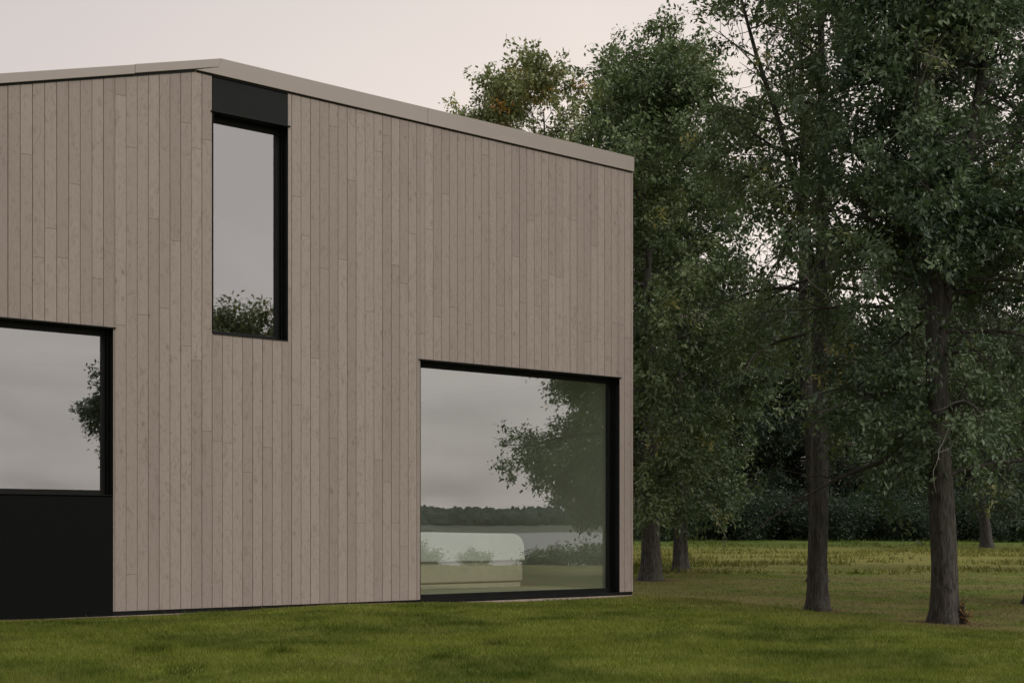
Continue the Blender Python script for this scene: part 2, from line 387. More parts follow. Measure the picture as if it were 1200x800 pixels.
def clad(name, x0, x1, topf, ops, phase, tr, seed):
    global bv, bf, br
    bv, bf, br = [], [], []
    r = random.Random(seed); p = .1414
    k = math.floor((x0-phase)/p)
    while phase+k*p < x1:
        a, b = phase+k*p, phase+(k+1)*p; k += 1
        gp = r.choice((.002, .0025, .003, .004)); yo = r.uniform(-.001, .0016)
        a2, b2 = max(a+gp*r.uniform(.6, 1.2), x0), min(b-gp*.4, x1)
        cuts = sorted({a2, b2} | {e for oo in ops for e in oo[:2] if a2+.012 < e < b2-.012})
        js = []; z = -r.uniform(0, 2.5)
        while z < 9: z += r.choice((2.7, 3.9, 4.8, 5.4, 6.0))*r.uniform(.85, 1.1); js.append(z)
        for u, v in zip(cuts[:-1], cuts[1:]):
            if v-u < .006: continue
            mid = (u+v)/2; segs = [(BB, None)]
            for (oa, ob, oz0, oz1) in ops:
                if oa < mid < ob:
                    if oz0 < 0: segs = [(oz1, None)]
                    else: segs = [(BB, oz0)]
            for z0, z1 in segs:
                za, zb = (topf(u), topf(v)) if z1 is None else (z1, z1)
                pts = [z0]+[q for q in js if z0+.15 < q < min(za, zb)-.15]+[None]
                for q0, q1 in zip(pts[:-1], pts[1:]):
                    lo = q0+(.0012 if q0 != z0 else 0)
                    hi = (za, zb) if q1 is None else (q1-.0008, q1-.0008)
                    board(u, v, lo, lo, hi[0], hi[1], yo, r.random(), tr)
    return link_mesh(name, bv, bf, M['wood'], house, False, {'rnd': br})
ph = on_wall(248.6, 420)[0]
clad('front_cladding', SL, 0, lambda s: wall_top(s), openings, ph, lambda x, y, z: (x, y, z), 5)
clad('side_cladding', .021, DEP, lambda s: rend-.06, [], .021, lambda x, y, z: (-y+.0, x, z), 8)
clad('side_cladding', 0, DEP, lambda s: wall_top(SL)-.02, [], 0, lambda x, y, z: (SL+y-.021, DEP-x+.022, z), 9)
# structural walls behind the boards, with the openings cut out
wb = MB(); T = .30; y0, y1 = .024, .024+T
def seg(a, b, z0, z1a, z1b): wb.prism([(a, z0), (b, z0), (b, z1b), (a, z1a)], y0, y1)
seg(SL+.03, sL0, BB-.02, wall_top(SL)-.02, wall_top(sL0)-.02)
seg(sL0, sL1, zL1, wall_top(sL0)-.02, wall_top(sL1)-.02)
seg(sL1, sU0, BB-.02, wall_top(sL1)-.02, wall_top(sU0)-.06)
wb.box(sU0, sU1, y0, y1, BB-.02, zU0)
wb.prism([(sU0, zU1), (sU1, zU1), (sU1, wall_top(sU1)-.03), (sU0, wall_top(sU0)-.03)], y0+.03, y1)
seg(sU1, sR0, BB-.02, wall_top(sU1)-.02, wall_top(sR0)-.02)
seg(sR0, sR1, zR1, wall_top(sR0)-.02, wall_top(sR1)-.02)
seg(sR1, -.03, BB-.02, wall_top(sR1)-.02, wall_top(0)-.02)
wb.build('front_wall', M['backing'], house)
iy = y1+.002
eL = wall_top(SL)-.13
MB().box(-.30, -.032, iy, DEP-.3, .05, rend-.21).build('end_wall', M['plaster'], house)
MB().box(SL+.032, SL+.3, iy, DEP-.3, .05, eL).build('end_wall', M['plaster'], house)
MB().box(-5.6, -5.48, iy, DEP-.302, .12, 3.49).build('partition_wall', M['plaster'], house)
bw = MB(); bw.prism([(SL+.032, 3.2), (-.032, 3.2), (-.032, rend-.21), (rs_, rz_-.23), (SL+.032, eL)], DEP-.3, DEP-.025)
bw.prism([(SL+.032, .05), (-5.5, .05), (-5.5, 3.2), (SL+.032, 3.2)], DEP-.3, DEP-.025); bw.prism([(-.6, .05), (-.032, .05), (-.032, 3.2), (-.6, 3.2)], DEP-.3, DEP-.025)
bw.build('back_wall', M['plaster'], house)
bf_ = MB()  # back window, unseen from the camera, added to let daylight into the room
for a_, b_ in ((-5.497, -5.42), (-3.09, -3.01), (-.68, -.603)): bf_.box(a_, b_, DEP-.2, DEP-.12, .123, 3.197)
bf_.box(-5.42, -.68, DEP-.199, DEP-.121, .123, .2); bf_.box(-5.42, -.68, DEP-.199, DEP-.121, 3.12, 3.197)
added_win = bf_.build('window', M['black'], house); bpn = MB().box(-5.43, -.67, DEP-.165, DEP-.155, .19, 3.13)
bpn.v = [(x, y, z) for x, y, z in bpn.v]; bpn.build('pane', M['glass_back'], added_win)
MB().box(SL+.302, -.302, iy, DEP-.302, .05, .118).build('floor', M['floor'], house)
MB().box(SL+.302, -.302, iy, DEP-.302, 3.50, 3.56).build('upper_floor', M['plaster'], house)
rm = MB()
rm.prism([(rs_, rz_-.22), (-.001, rend-.2), (-.001, rend-.035), (rs_, rz_-.035)], .05, DEP)
rm.prism([(SL, top_fascia(SL)-.16), (rs_-.003, rz_-.14), (rs_-.003, rz_-.035), (SL, top_fascia(SL)-.035)], .05, DEP)
rm.build('roof', M['roof'], house)
# verge flashings: the right one tall, the left one slim and lapped over it
def W(px, py): return on_wall(px, py, -.03)
r0, r1 = W(229.5, 81.6), W(743.3, 201.2); r2, r3 = W(743.3, 184.2), W(259.5, 68.6); r4 = W(256.5, 78.9)
sj = on_wall(500, 140)[0]
def lerp(p, q, s): return p[1]+(q[1]-p[1])*(s-p[0])/(q[0]-p[0])
f1 = MB()
f1.prism([r0, (sj-.0015, lerp(r0, r1, sj)), (sj-.0015, lerp(r3, r2, sj)), r3, r4], -.030, .048)
f1.prism([(sj+.0015, lerp(r0, r1, sj)), r1, r2, (sj+.0015, lerp(r3, r2, sj))], -.0305, .048)
ff = f1.build('roof_fascia', M['fascia'], house, .003)
la, lb = W(0, 97.0), W(256.5, 78.6); lt, lu = W(0, 85.6), W(259.3, 68.55)
s1 = on_wall(157, 80)[0]
f2 = MB()
def lext(p, q, s): return (s, lerp(p, q, s))
f2.prism([lext(la, lb, s1+.0015), lb, lu, lext(lt, lu, s1+.0015)], -.034, .047)
f2.prism([(SL-.03, lext(la, lb, SL-.03)[1]-.008), (s1-.0015, lext(la, lb, s1)[1]-.008), (s1-.0015, lext(lt, lu, s1)[1]-.006), (SL-.03, lext(lt, lu, SL-.03)[1]-.006)], -.034, .047)
f2.build('roof_fascia', M['fascia'], house, .003)
# black strip modelled under the fascias as their shadow line
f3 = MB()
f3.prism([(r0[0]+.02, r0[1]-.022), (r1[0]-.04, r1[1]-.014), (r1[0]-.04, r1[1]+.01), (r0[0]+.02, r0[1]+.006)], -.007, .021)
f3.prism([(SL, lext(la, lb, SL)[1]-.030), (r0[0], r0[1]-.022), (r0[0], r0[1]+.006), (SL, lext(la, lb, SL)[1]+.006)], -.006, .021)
f3.build('fascia_shadow_strip', M['black'], house)
MB().box(SL, -.001, -.001, .30, -.35, .015).build('plinth', M['concrete'], house, .006)
MB().box(-.001+.0, .0, .3, DEP, -.35, .015).build('plinth', M['concrete'], house)
MB().box(SL+.01, -.012, .010, .023, .016, BB-.004).build('base_flashing', M['black'], house)
pv = MB(); n_ = 70
for k in range(n_):
    a = sU1-1.0+(0-sU1+1.0)*k/n_
s_ = MB().box(sR0-.12, .012, -.055, -.003, -.30, -.002).build('concrete_sill', M['concrete'], house, .008)

def make_window(a, b, z0, z1, rec=.17, fw=.08, glass='glass', low=False):
    f = MB(); y0, y1 = rec, rec+.07
    f.box(a+.003, a+fw, y0, y1, z0+.003, z1-.003); f.box(b-fw, b-.003, y0, y1, z0+.003, z1-.003)
    f.box(a+fw, b-fw, y0+.001, y1-.001, z1-fw, z1-.003); f.box(a+fw, b-fw, y0+.001, y1-.001, z0+.003, z0+(.085 if low else .06))
    # black reveal lining
    f.box(b-.006, b-.0005, -.004, y0-.001, z0+.002, z1-.001); f.box(a+.0005, a+.006, -.004, y0-.001, z0+.002, z1-.001)
    f.box(a+.007, b-.007, -.003, y0-.001, z1-.007, z1-.0015)
    # stepped stops on the side jamb
    f.box(b-.03, b-.0065, y0-.045, y0-.0015, z0+.01, z1-.008)
    win = f.build('window', M['black'], house, .002)
    MB().box(a+fw-.004, b-fw+.004, rec+.026, rec+.036, z0+(.08 if low else .056), z1-fw+.004).build('pane', M[glass], win)
    MB().box(a-.03, b+.03, -.022, .02, z1-.002, z1+.011).build('head_flashing', M['black'], win)
    if low:
        MB().box(a+.007, b-.007, .012, .16, z0-.03, z0-.004).build('sill_track', M['black'], win)
        MB().box(a+.007, b-.04, .100, .145, z0+.0+.002, z0+.013).build('sill_rail', M['alu'], win)
    else:
        MB().box(a+.001, b-.001, -.012, rec, z0-.008, z0+.001).build('sill', M['black'], win)
    return win
wu = make_window(sU0, sU1, zU0, zU1-.012, glass='glass2')
wl = make_window(sL0, sL1, zL0, zL1-.012)
wr = make_window(sR0, sR1, zR0, zR1-.012, low=True)
MB().prism([(sU0+.001, zU1+.004), (sU1-.001, zU1+.004), (sU1-.001, wall_top(sU1)-.03), (sU0+.001, wall_top(sU0)-.03)], .008, .05).build('header_panel', M['panel'], house)
MB().box(sL0+.001, sL1-.001, .006, .05, -.3, zL0-.010).build('apron_panel', M['apron'], house, .002)
MB().box(sL0+.001, sL1-.001, .052, .3, .0, zL0-.010).build('apron_wall', M['backing'], house)

# bed inside the ground-floor room
OFF = 1.5
bx1 = on_wall(614, 660, OFF)[0]; zt = on_wall(540, 625, OFF)[1]; zm = on_wall(540, 656, OFF)[1]
bed = empty('bed'); bed.location = house.matrix_world @ Vector((0, 0, 0)) if False else (P0[0], P0[1], 0); bed.rotation_euler = (0, 0, PHI)
tag(bed, 'white bed with a thick duvet seen through the large ground-floor window', 'bed')
MB().box(bx1-2.6, bx1-.01, OFF+.01, OFF+1.9, .22, zm).build('bed_base', M['base'], bed, .03, 3)
MB().box(bx1-2.55, bx1-.03, OFF+.05, OFF+1.85, .12, .205).build('plinth_base', M['base'], bed, .01)
dv = []; df = []; K = 14; prof = []
for k in range(K+1):
    a = math.pi/2*k/K; prof.append((bx1-.32+.32*math.sin(a)**.75, zm+(zt-zm)*(.12+.88*max(0, math.cos(a))**.62)))
prof = [(bx1-2.62, zt+.03), (bx1-1.9, zt+.03), (bx1-1.2, zt+.015)]+prof+[(bx1+.01, zm-.02), (bx1-.02, zm-.025), (bx1-2.62, zm-.025)]
mb = MB(); mb.prism(prof[::-1], OFF-.03, OFF+1.93); mb.build('duvet', M['linen'], bed, .05, 4, False)
mb = MB(); mb.prism([(bx1-2.6, zt+.03), (bx1-1.62, zt+.035), (bx1-1.92, zt+.36), (bx1-2.6, zt+.42)], OFF+.15, OFF+1.7); mb.build('pillow', M['grey'], bed, .07, 4)

# ------------------------------------------------------------------ trees
def tubes(P, Rd, sides):                             # P (n,K,3) polylines, Rd (n,K) radii
    n, K, _ = P.shape
    Tn = np.gradient(P, axis=1); Tn /= np.linalg.norm(Tn, axis=2, keepdims=True)+1e-9
    mean = P[:, -1]-P[:, 0]; mean /= np.linalg.norm(mean, axis=1, keepdims=True)+1e-9
    ref = np.where(np.abs(mean[:, 2:3]) > .8, np.array([[1., 0, 0]]), np.array([[0, 0, 1.]]))
    u = np.cross(np.repeat(ref[:, None], K, 1), Tn); u /= np.linalg.norm(u, axis=2, keepdims=True)+1e-9
    v = np.cross(Tn, u)
    a = np.linspace(0, 2*math.pi, sides, endpoint=False)
    ring = P[:, :, None]+Rd[:, :, None, None]*(np.cos(a)[None, None, :, None]*u[:, :, None]+np.sin(a)[None, None, :, None]*v[:, :, None])
    V = ring.reshape(-1, 3)
    i, k, s = np.meshgrid(np.arange(n), np.arange(K-1), np.arange(sides), indexing='ij')
    s2 = (s+1) % sides; b = i*K*sides+k*sides
    Fc = np.stack([b+s, b+s2, b+sides+s2, b+sides+s], -1).reshape(-1, 4)
    return V, Fc
def unit(v): return v/(np.linalg.norm(v, axis=-1, keepdims=True)+1e-9)
def interp(P, Rd, t):                                # sample a polyline (K,3) at t in 0..1
    K = len(P); x = t*(K-1); i = np.clip(np.floor(x).astype(int), 0, K-2); f = x-i
    return P[i]*(1-f)[:, None]+P[i+1]*f[:, None], Rd[i]*(1-f)+Rd[i+1]*f, unit(P[i+1]-P[i])
def curve(p, d, L_, K, wob, grav, rs):
    pts = [p]; d = d/np.linalg.norm(d)
    for k in range(K-1):
        d = d+rs.randn(3)*wob+np.array([0, 0, grav]); d /= np.linalg.norm(d)
        pts.append(pts[-1]+d*L_/(K-1))
    return np.array(pts)
def grow_tree(name, loc, H, r0, seed, leafmat, crown_base=2.0, crown_R=3.5, n1=46, dens=.85, leaf=.09, stems=(), per=26, low_droop=.05, short=0,
              wander=.05, bare=0, top_R=.35, flare=1.45, lean=(0, 0), twl=.55, shape=None, clump=1.0, gap=-.28, gsc=1.0):
    rs = np.random.RandomState(seed)
    root = empty(name, loc)
    K = 14; z = np.linspace(0, 1, K)
    wob = np.cumsum(rs.randn(K, 2)*wander*H/14, axis=0); wob[:2] = 0
    P = np.stack([wob[:, 0]+lean[0]*z*H, wob[:, 1]+lean[1]*z*H, z*H*.95], 1)
    # finer steps near the ground for the flare
    zz = np.concatenate([[-.25, 0, .08, .2, .45, .9], np.linspace(1.6, H*.95, 22)])
    Pt = np.stack([np.interp(zz, P[:, 2], P[:, 0]), np.interp(zz, P[:, 2], P[:, 1]), zz], 1)
    rad = r0*(1-.93*np.clip(zz/(H*.97), 0, 1)**1.05)*(1+(flare-1)*np.exp(-np.clip(zz, 0, 9)/.22))
    sides = 20; V, Fc = tubes(Pt[None], rad[None], sides)
    ang = np.tile(np.linspace(0, 2*math.pi, sides, endpoint=False), len(zz)); zr = np.repeat(zz, sides)
    cen = np.repeat(Pt, sides, 0); lob = 1+.07*np.sin(ang*3+seed)*np.exp(-np.clip(zr, 0, 9)/.5)*2+.04*np.sin(ang*5+zr*.8+seed)+.03*rs.randn(len(ang))
    V = cen+(V-cen)*lob[:, None]
    np_mesh('trunk', V, Fc, M['bark'], root, True)
    stem_list = [(Pt[1:], rad[1:], crown_base, H)]
    SV, SF, off = [], [], 0
    for (hf, az, tilt, hh) in stems:
        b = np.array([np.interp(hf, zz, Pt[:, 0]), np.interp(hf, zz, Pt[:, 1]), hf]); rb = np.interp(hf, zz, rad)*.72
        d = np.array([math.cos(az)*math.sin(tilt), math.sin(az)*math.sin(tilt), math.cos(tilt)])
        c = curve(b, d, (hh-hf)*1.06, 14, .035, .035, rs); r_ = rb*(1-.92*np.linspace(0, 1, 14))
        v, f = tubes(c[None], r_[None], 12); SV.append(v); SF.append(f+off); off += len(v)
        stem_list.append((c, r_, max(crown_base, hf+.8), c[-1, 2]))
    prim = []; tot = sum(s[3]-s[2] for s in stem_list)
    for (SP, SR, zb, zt_) in stem_list:
        cnt = max(4, int(round(n1*(zt_-zb)/tot)))
        for k in range(cnt):
            u = (k+rs.rand())/cnt; h = zb+(zt_-zb)*u*.99
            p = np.array([np.interp(h, SP[:, 2], SP[:, 0]), np.interp(h, SP[:, 2], SP[:, 1]), h]); rp = np.interp(h, SP[:, 2], SR)
            U = (h-crown_base)/(H-crown_base)
            pr = shape(U) if shape else (.62+.9*U if U < .38 else (top_R+(1-top_R)*math.sqrt(max(0, 1-((U-.38)/.66)**2))))
            Lp = crown_R*pr*rs.uniform(.62, 1.12); az = k*2.39996+rs.randn()*.4
            el = R(-2+62*U**1.1)+rs.randn()*.16
            d = np.array([math.cos(az)*math.cos(el), math.sin(az)*math.cos(el), math.sin(el)])
            c = curve(p, d, Lp, 9, .085, .05*(U-.35)-low_droop*(U < .3), rs)
            prim.append((c, np.maximum(.008, min(rp*.5, .012+.013*Lp)*(1-.88*np.linspace(0, 1, 9))), Lp, U))
    for k in range(short):                            # short leafy branches that hide the trunk
        h = rs.uniform(crown_base+.6, H*.72); SP, SR = stem_list[0][:2]
        p = np.array([np.interp(h, SP[:, 2], SP[:, 0]), np.interp(h, SP[:, 2], SP[:, 1]), h]); az = rs.rand()*6.28; el = rs.uniform(-.1, .7); Lp = rs.uniform(.7, 1.5)
        prim.append((curve(p, np.array([math.cos(az)*math.cos(el), math.sin(az)*math.cos(el), math.sin(el)]), Lp, 9, .1, -.03, rs), .016*(1-.8*np.linspace(0, 1, 9)), Lp, .4))
    PP = np.array([q[0] for q in prim]); PR = np.array([q[1] for q in prim])
    v, f = tubes(PP, PR, 6); SV.append(v); SF.append(f+off); off += len(v)
    sec = []; secR = []; secU = []
    for (c, r_, Lp, U) in prim:
        ns = max(4, int(Lp*3.6*dens)); t = np.clip(.16+.86*(np.arange(ns)+rs.rand(ns)*.8)/ns, 0, 1)
        p, rp, dd = interp(c, r_, t)
        for a in range(ns):
            ax = rs.randn(3); ax[2] *= .6; side = unit(np.cross(dd[a], ax)); m = rs.uniform(.55, 1.5)
            d = unit(dd[a]+side*m)
            Ls = (.42+.30*Lp*(1-.6*t[a]))*rs.uniform(.6, 1.25)
            cs = curve(p[a], d, Ls, 5, .16, -.05 if U < .5 else .02, rs)
            if cs[:, 2].min() < crown_base*.72: continue
            sec.append(cs); secR.append(np.linspace(max(.005, min(rp[a]*.55, .014)), .0035, 5)); secU.append(U)
    SP_ = np.array(sec); SR_ = np.array(secR)
    v, f = tubes(SP_, SR_, 4); SV.append(v); SF.append(f+off); off += len(v)
    # twigs
    ns = len(SP_); nt_ = int(5*dens)
    t = rs.rand(ns, nt_)*.9+.12; t = np.clip(t, 0, .999); x = t*4; ii = np.floor(x).astype(int); fr = (x-ii)[..., None]
    A = np.take_along_axis(SP_, np.repeat(ii[..., None], 3, 2), 1); B = np.take_along_axis(SP_, np.repeat(ii[..., None]+1, 3, 2), 1)
    tp = (A*(1-fr)+B*fr).reshape(-1, 3); td = unit(B-A).reshape(-1, 3)
    sd = unit(td+.9*rs.randn(len(tp), 3)*np.array([1, 1, .7])); sd[:, 2] -= .12; sd = unit(sd)
    Lt = twl*rs.uniform(.55, 1.25, len(tp)); keep = rs.rand(len(tp)) > .06
    q = tp*gsc; o_ = rs.rand(6)*9
    gn = (np.sin(q[:, 0]*1.9+o_[0]+1.3*np.sin(q[:, 1]*1.1))*np.sin(q[:, 1]*1.7+o_[1]+1.1*np.sin(q[:, 2]*1.3))+np.sin(q[:, 2]*1.8+o_[2]+np.sin(q[:, 0]*1.2))*np.sin(q[:, 1]*.9+q[:, 0]*.8+o_[3]))*.5
    keep &= (tp+sd*Lt[:, None])[:, 2] > crown_base*.62
    keep &= gn+.12*rs.randn(len(tp)) > gap
    tp, sd, Lt = tp[keep], sd[keep], Lt[keep]; seci = np.repeat(np.arange(ns), nt_)[keep]
    e = tp+sd*Lt[:, None]; e[:, 2] -= .16*Lt; mid = (tp+e)/2; mid[:, 2] += .06*Lt
    TW = np.stack([tp, mid, e], 1); v, f = tubes(TW, np.tile(np.array([[.0045, .003, .0015]]), (len(TW), 1))*max(1, leaf/.09), 3)
    SV.append(v); SF.append(f+off); off += len(v)
    np_mesh('branches', np.concatenate(SV), np.concatenate(SF), M['bark'], root, True)
    # leaves
    n = len(TW)*per; ti = np.repeat(np.arange(len(TW)), per); u = np.clip(rs.rand(n)*1.1+.08, 0, 1.08)[:, None]
    base = TW[ti, 0]*(1-u)**2+TW[ti, 1]*2*u*(1-u)+TW[ti, 2]*u**2+rs.randn(n, 3)*.055*clump*max(1, leaf/.09)
    ax = unit(sd[ti]*.7+rs.randn(n, 3)*.75+np.array([0, 0, -.35]))
    nrm = unit(np.array([0, 0, 1.2])+sd[ti]*.4+rs.randn(n, 3)*.6); lat = unit(np.cross(ax, nrm)); up = np.cross(lat, ax)
    s = (leaf*rs.uniform(.4, 1.45, n))[:, None]
    v0 = base; v1 = base+ax*s*.45+lat*s*.24+up*s*.05; v2 = base+ax*s; v3 = base+ax*s*.45-lat*s*.24+up*s*.05
    V = np.stack([v0, v1, v2, v3], 1).reshape(-1, 3); Fc = np.arange(n*4).reshape(-1, 4)
    sect = rs.rand(ns)*.5+.12; ptint = rs.rand(len(prim))
    big = np.sin(base[:, 0]*1.3+seed)*np.sin(base[:, 1]*1.2+seed*2)*np.sin(base[:, 2]*1.1+seed*3)
    tint = np.clip(sect[seci][ti]+.22*rs.rand(n)+.16*(rs.rand(len(TW))[ti]-.3)+.32*big, 0, .97)
    acc = rs.rand(len(TW))[ti] > .994; tint[acc] = 1.0
    np_mesh('crown', V, Fc, leafmat, root, False, {'tint': tint})
    if bare:                                          # pale dead twigs in the lower crown
        for k in range(bare):
            c, r_, Lp, U = prim[rs.randint(0, max(3, int(len(prim)*.45)))]
            p, _, dd = interp(c, r_, np.array([rs.uniform(.2, .95)])); d = unit(dd[0]+rs.randn(3)*.8)
            L_ = rs.uniform(.7, 1.9); cs = curve(p[0], d, L_, 7, .22, -.06, rs); DP = [cs]; DR = [np.linspace(.013, .005, 7)]
            for q in range(rs.randint(3, 7)):
                pp, _, d2 = interp(cs, DR[0], np.array([rs.uniform(.25, .95)])); dq = unit(d2[0]+rs.randn(3)*.7)
                DP.append(curve(pp[0], dq, L_*rs.uniform(.2, .5), 7, .25, -.03, rs)); DR.append(np.linspace(.007, .0035, 7))
            v, f = tubes(np.array(DP), np.array(DR), 5); np_mesh('dead_branch', v, f, M['dead'], root, True)
    return root
def copy_tree(o, loc, rz, sc, label):
    c = o.copy(); col.objects.link(c); c.location = loc; c.rotation_euler = (0, 0, rz); c.scale = sc if isinstance(sc, tuple) else (sc, sc, sc); c['label'] = label
    for ch in o.children:
        d = ch.copy(); col.objects.link(d); d.parent = c
    return c
def gpos(px, Y): x = (px-CX)*Y/F; return (x, Y, float(gz(x, Y)))

# the two lawn trees in front
x, y, z = ground_hit(958, 715)
t1 = grow_tree('lawn_tree', (x, y, z), 15.0, .185, 21, M['leaf_b'], 4.5, 2.4, 66, .95, .10, per=58, gap=-.04, shape=lambda U: 1.15-.95*U, wander=.018, clump=1.3, bare=26, stems=((5.6, 2.4, .28, 13.0),), low_droop=.09)
tag(t1, 'slim straight-trunked tree standing alone between the house corner and the thick trunk', 'tree', 'trees on the lawn')
x, y, z = ground_hit(1108, 730)
t2 = grow_tree('lawn_tree', (x, y, z), 15.0, .215, 33, M['leaf_a'], 2.1, 3.1, 96, .95, .10, per=60, short=60, flare=1.32, gap=-.11, shape=lambda U: 1.12-.9*U, wander=.018, lean=(-.022, 0), clump=1.3, bare=16, stems=((4.2, .05, .17, 14.0), (3.4, 2.9, .10, 13.5), (5.2, 1.3, .2, 12.5)), low_droop=.06)
tag(t2, 'thick-trunked tree nearest the viewer, forking into several upright stems', 'tree', 'trees on the lawn')
x, y, z = ground_hit(763, 680)
t3 = grow_tree('lawn_tree', (x, y, z), 13.0, .27, 45, M['leaf_b'], 2.2, 3.0, 64, .9, .135, per=50, top_R=.2, wander=.02, clump=1.2, bare=12, low_droop=.10, twl=.7)
tag(t3, 'broad bushy tree whose trunk stands just past the house corner', 'tree', 'trees on the lawn')
x, y, z = ground_hit(795, 670)
t4 = grow_tree('lawn_tree', (x, y, z), 11.5, .16, 52, M['leaf_a'], 2.6, 2.6, 44, .85, .15, per=44, wander=.02, clump=1.2, bare=10, low_droop=.07, twl=.7)
tag(t4, 'thinner trunk close behind the tree at the house corner', 'tree', 'trees on the lawn')
# trees behind the house and along the right
def place(px, Y, H, R_, seed, mat, label, leaf=.14, r0=.22, cb=2.2, n1=60, per=50, name='broadleaf_tree', group='trees behind the house', **kw):
    t = grow_tree(name, gpos(px, Y), H, r0, seed, mat, cb, R_, n1, .85, leaf, per=per, twl=.75, **kw)
    tag(t, label, 'tree', group); return t
place(588, 46, 15.9, 1.6, 61, M['leaf_c'], 'yellow-green tree rising over the middle of the roof slope', .16, top_R=.12)
place(656, 44, 15.5, 2.5, 62, M['leaf_c'], 'tallest pointed yellow-green crown above the right end of the roof', .16, top_R=.12)
place(532, 50, 16.0, 1.1, 68, M['leaf_c'], 'small crown just showing above the roof at the left of the tree group', .16, n1=34, top_R=.12)
place(730, 45, 15.9, 2.4, 63, M['leaf_b'], 'tall full crown just right of the roof end', .16, top_R=.15)
place(798, 44, 16.0, 2.9, 67, M['leaf_b'], 'tall full crown filling the gap between the roof end and the slim lawn tree', .16, top_R=.2)
place(959, 36, 17.0, 1.7, 64, M['leaf_a'], 'tall dark tree directly behind the slim lawn tree', .17, n1=28, gap=.02, cb=3.5, bare=10, group='trees along the lawn edge')
place(1106, 36, 17.0, 2.3, 65, M['leaf_a'], 'tall dark tree directly behind the thick lawn tree', .17, n1=28, gap=.02, cb=4.5, group='trees along the lawn edge')
place(1215, 27, 16.5, 3.6, 66, M['leaf_a'], 'dark upright tree at the right edge with its trunk out of view', .14, gap=-.02, cb=2.4, stems=((3, .5, .2, 14),), group='trees along the lawn edge')
place(1262, 42, 14.0, 3.2, 69, M['leaf_b'], 'lighter tree behind the right-hand edge of the lawn', .19, n1=30, gap=.05, cb=3.0, group='trees along the lawn edge')
x, y, z = ground_hit(1157, 641)
t = grow_tree('broadleaf_tree', (x, y, z), 12, .30, 70, M['leaf_d'], 2.0, 5.0, 44, .9, .2, per=20, lean=(-.10, 0), twl=.9)
tag(t, 'dark leaning tree far back on the right with a short tilted trunk', 'tree', 'trees along the lawn edge')
# trees reflected in the glazing, behind and right of the viewer
mx = mirrored(296, 50)
t7 = grow_tree('broadleaf_tree', (mx[0], mx[1], float(gz(mx[0], mx[1]))), 6.5, .2, 71, M['leaf_c'], 1.6, 2.9, 70, .9, .17, per=70, gap=-.3, shape=lambda U: 1.0, clump=1.6, top_R=.6)
tag(t7, 'tree whose rounded top is mirrored at the foot of the tall upper window', 'tree')
mx = mirrored(165, 50)
t6 = grow_tree('broadleaf_tree', (mx[0], mx[1], float(gz(mx[0], mx[1]))), 7.0, .16, 76, M['leaf_a'], 4.6, 1.6, 34, .9, .16, per=60, gap=-.3, clump=1.4)
tag(t6, 'tree whose leafy edge is mirrored at the right side of the lower left window', 'tree')
mx = mirrored(742, 42)
t5 = grow_tree('broadleaf_tree', (mx[0], mx[1], float(gz(mx[0], mx[1]))), 11.5, .24, 75, M['leaf_a'], 2.2, 3.9, 120, .95, .13, per=70, gap=-.35, clump=1.5, low_droop=.0)
tag(t5, 'full dark tree right of the viewer, mirrored in the upper right of the large window', 'tree')
shade_tree_left = grow_tree('broadleaf_tree', (-10.4, 8.6, float(gz(-10.4, 8.6))), 15, .30, 72, M['leaf_a'], 2.2, 5.4, 60, .9, .19, per=30)  # unseen tree added to block sky light from the left wall
tag(shade_tree_left, 'large added tree, unseen left of the viewer, shading the left end of the facade', 'tree')

shade_tree_back = grow_tree('broadleaf_tree', (-8.0, -3.5, float(gz(-8.0, -3.5))), 16, .30, 73, M['leaf_a'], 2.6, 5.4, 60, .9, .19, per=30)  # second unseen tree, added to deepen the shading at the left
tag(shade_tree_back, 'large added tree, unseen behind and left of the viewer, shading the facade', 'tree')

# far wood behind the lawn: individual trees copied from two
pA = grow_tree('woodland_tree', gpos(905, 96), 14, .3, 81, M['leaf_d'], .6, 5.2, 46, .8, .30, per=18, twl=1.1, clump=1.4)
tag(pA, 'dark woodland tree beyond the lawn, seen left of the slim front trunk', 'tree', 'woodland trees beyond the lawn')
pB = grow_tree('woodland_tree', gpos(1035, 100), 12, .3, 82, M['leaf_d'], .4, 5.0, 42, .8, .30, per=18, twl=1.1, clump=1.4)
tag(pB, 'dark woodland tree beyond the lawn, seen in the gap between the two front trunks', 'tree', 'woodland trees beyond the lawn')
spots = [(762, 92, .85, 'hidden partly by the bark of the trunk at the house corner'), (820, 99, .95, 'in the gap right of the thin trunk'),
 (862, 92, .8, 'above the bright strip of lawn, left of centre gap'), (955, 103, 1.05, 'directly behind the slim front trunk'),
 (992, 94, .8, 'just right of the slim front trunk'), (1078, 96, .85, 'just left of the thick front trunk'), (1125, 104, 1.1, 'directly behind the thick front trunk'),
 (1178, 97, .95, 'behind the small leaning tree'), (1225, 92, 1.0, 'at the right border of the view'), (1285, 100, 1.1, 'beyond the right border of the view'), (715, 100, 1.1, 'behind the right corner of the house'),
 (910, 118, 1.3, 'tallest one rising behind the row on the left'), (1010, 122, 1.35, 'tallest one rising behind the middle of the row'), (1110, 120, 1.3, 'tall one rising behind the thick front trunk'), (1200, 124, 1.35, 'tall one rising behind the row on the right'), (810, 120, 1.2, 'tall one rising behind the thin trunk')]
for k, (px, Y, sc, lb_) in enumerate(spots):
    copy_tree(pA if k % 2 else pB, gpos(px, Y), k*1.7, sc, 'dark woodland tree '+lb_)
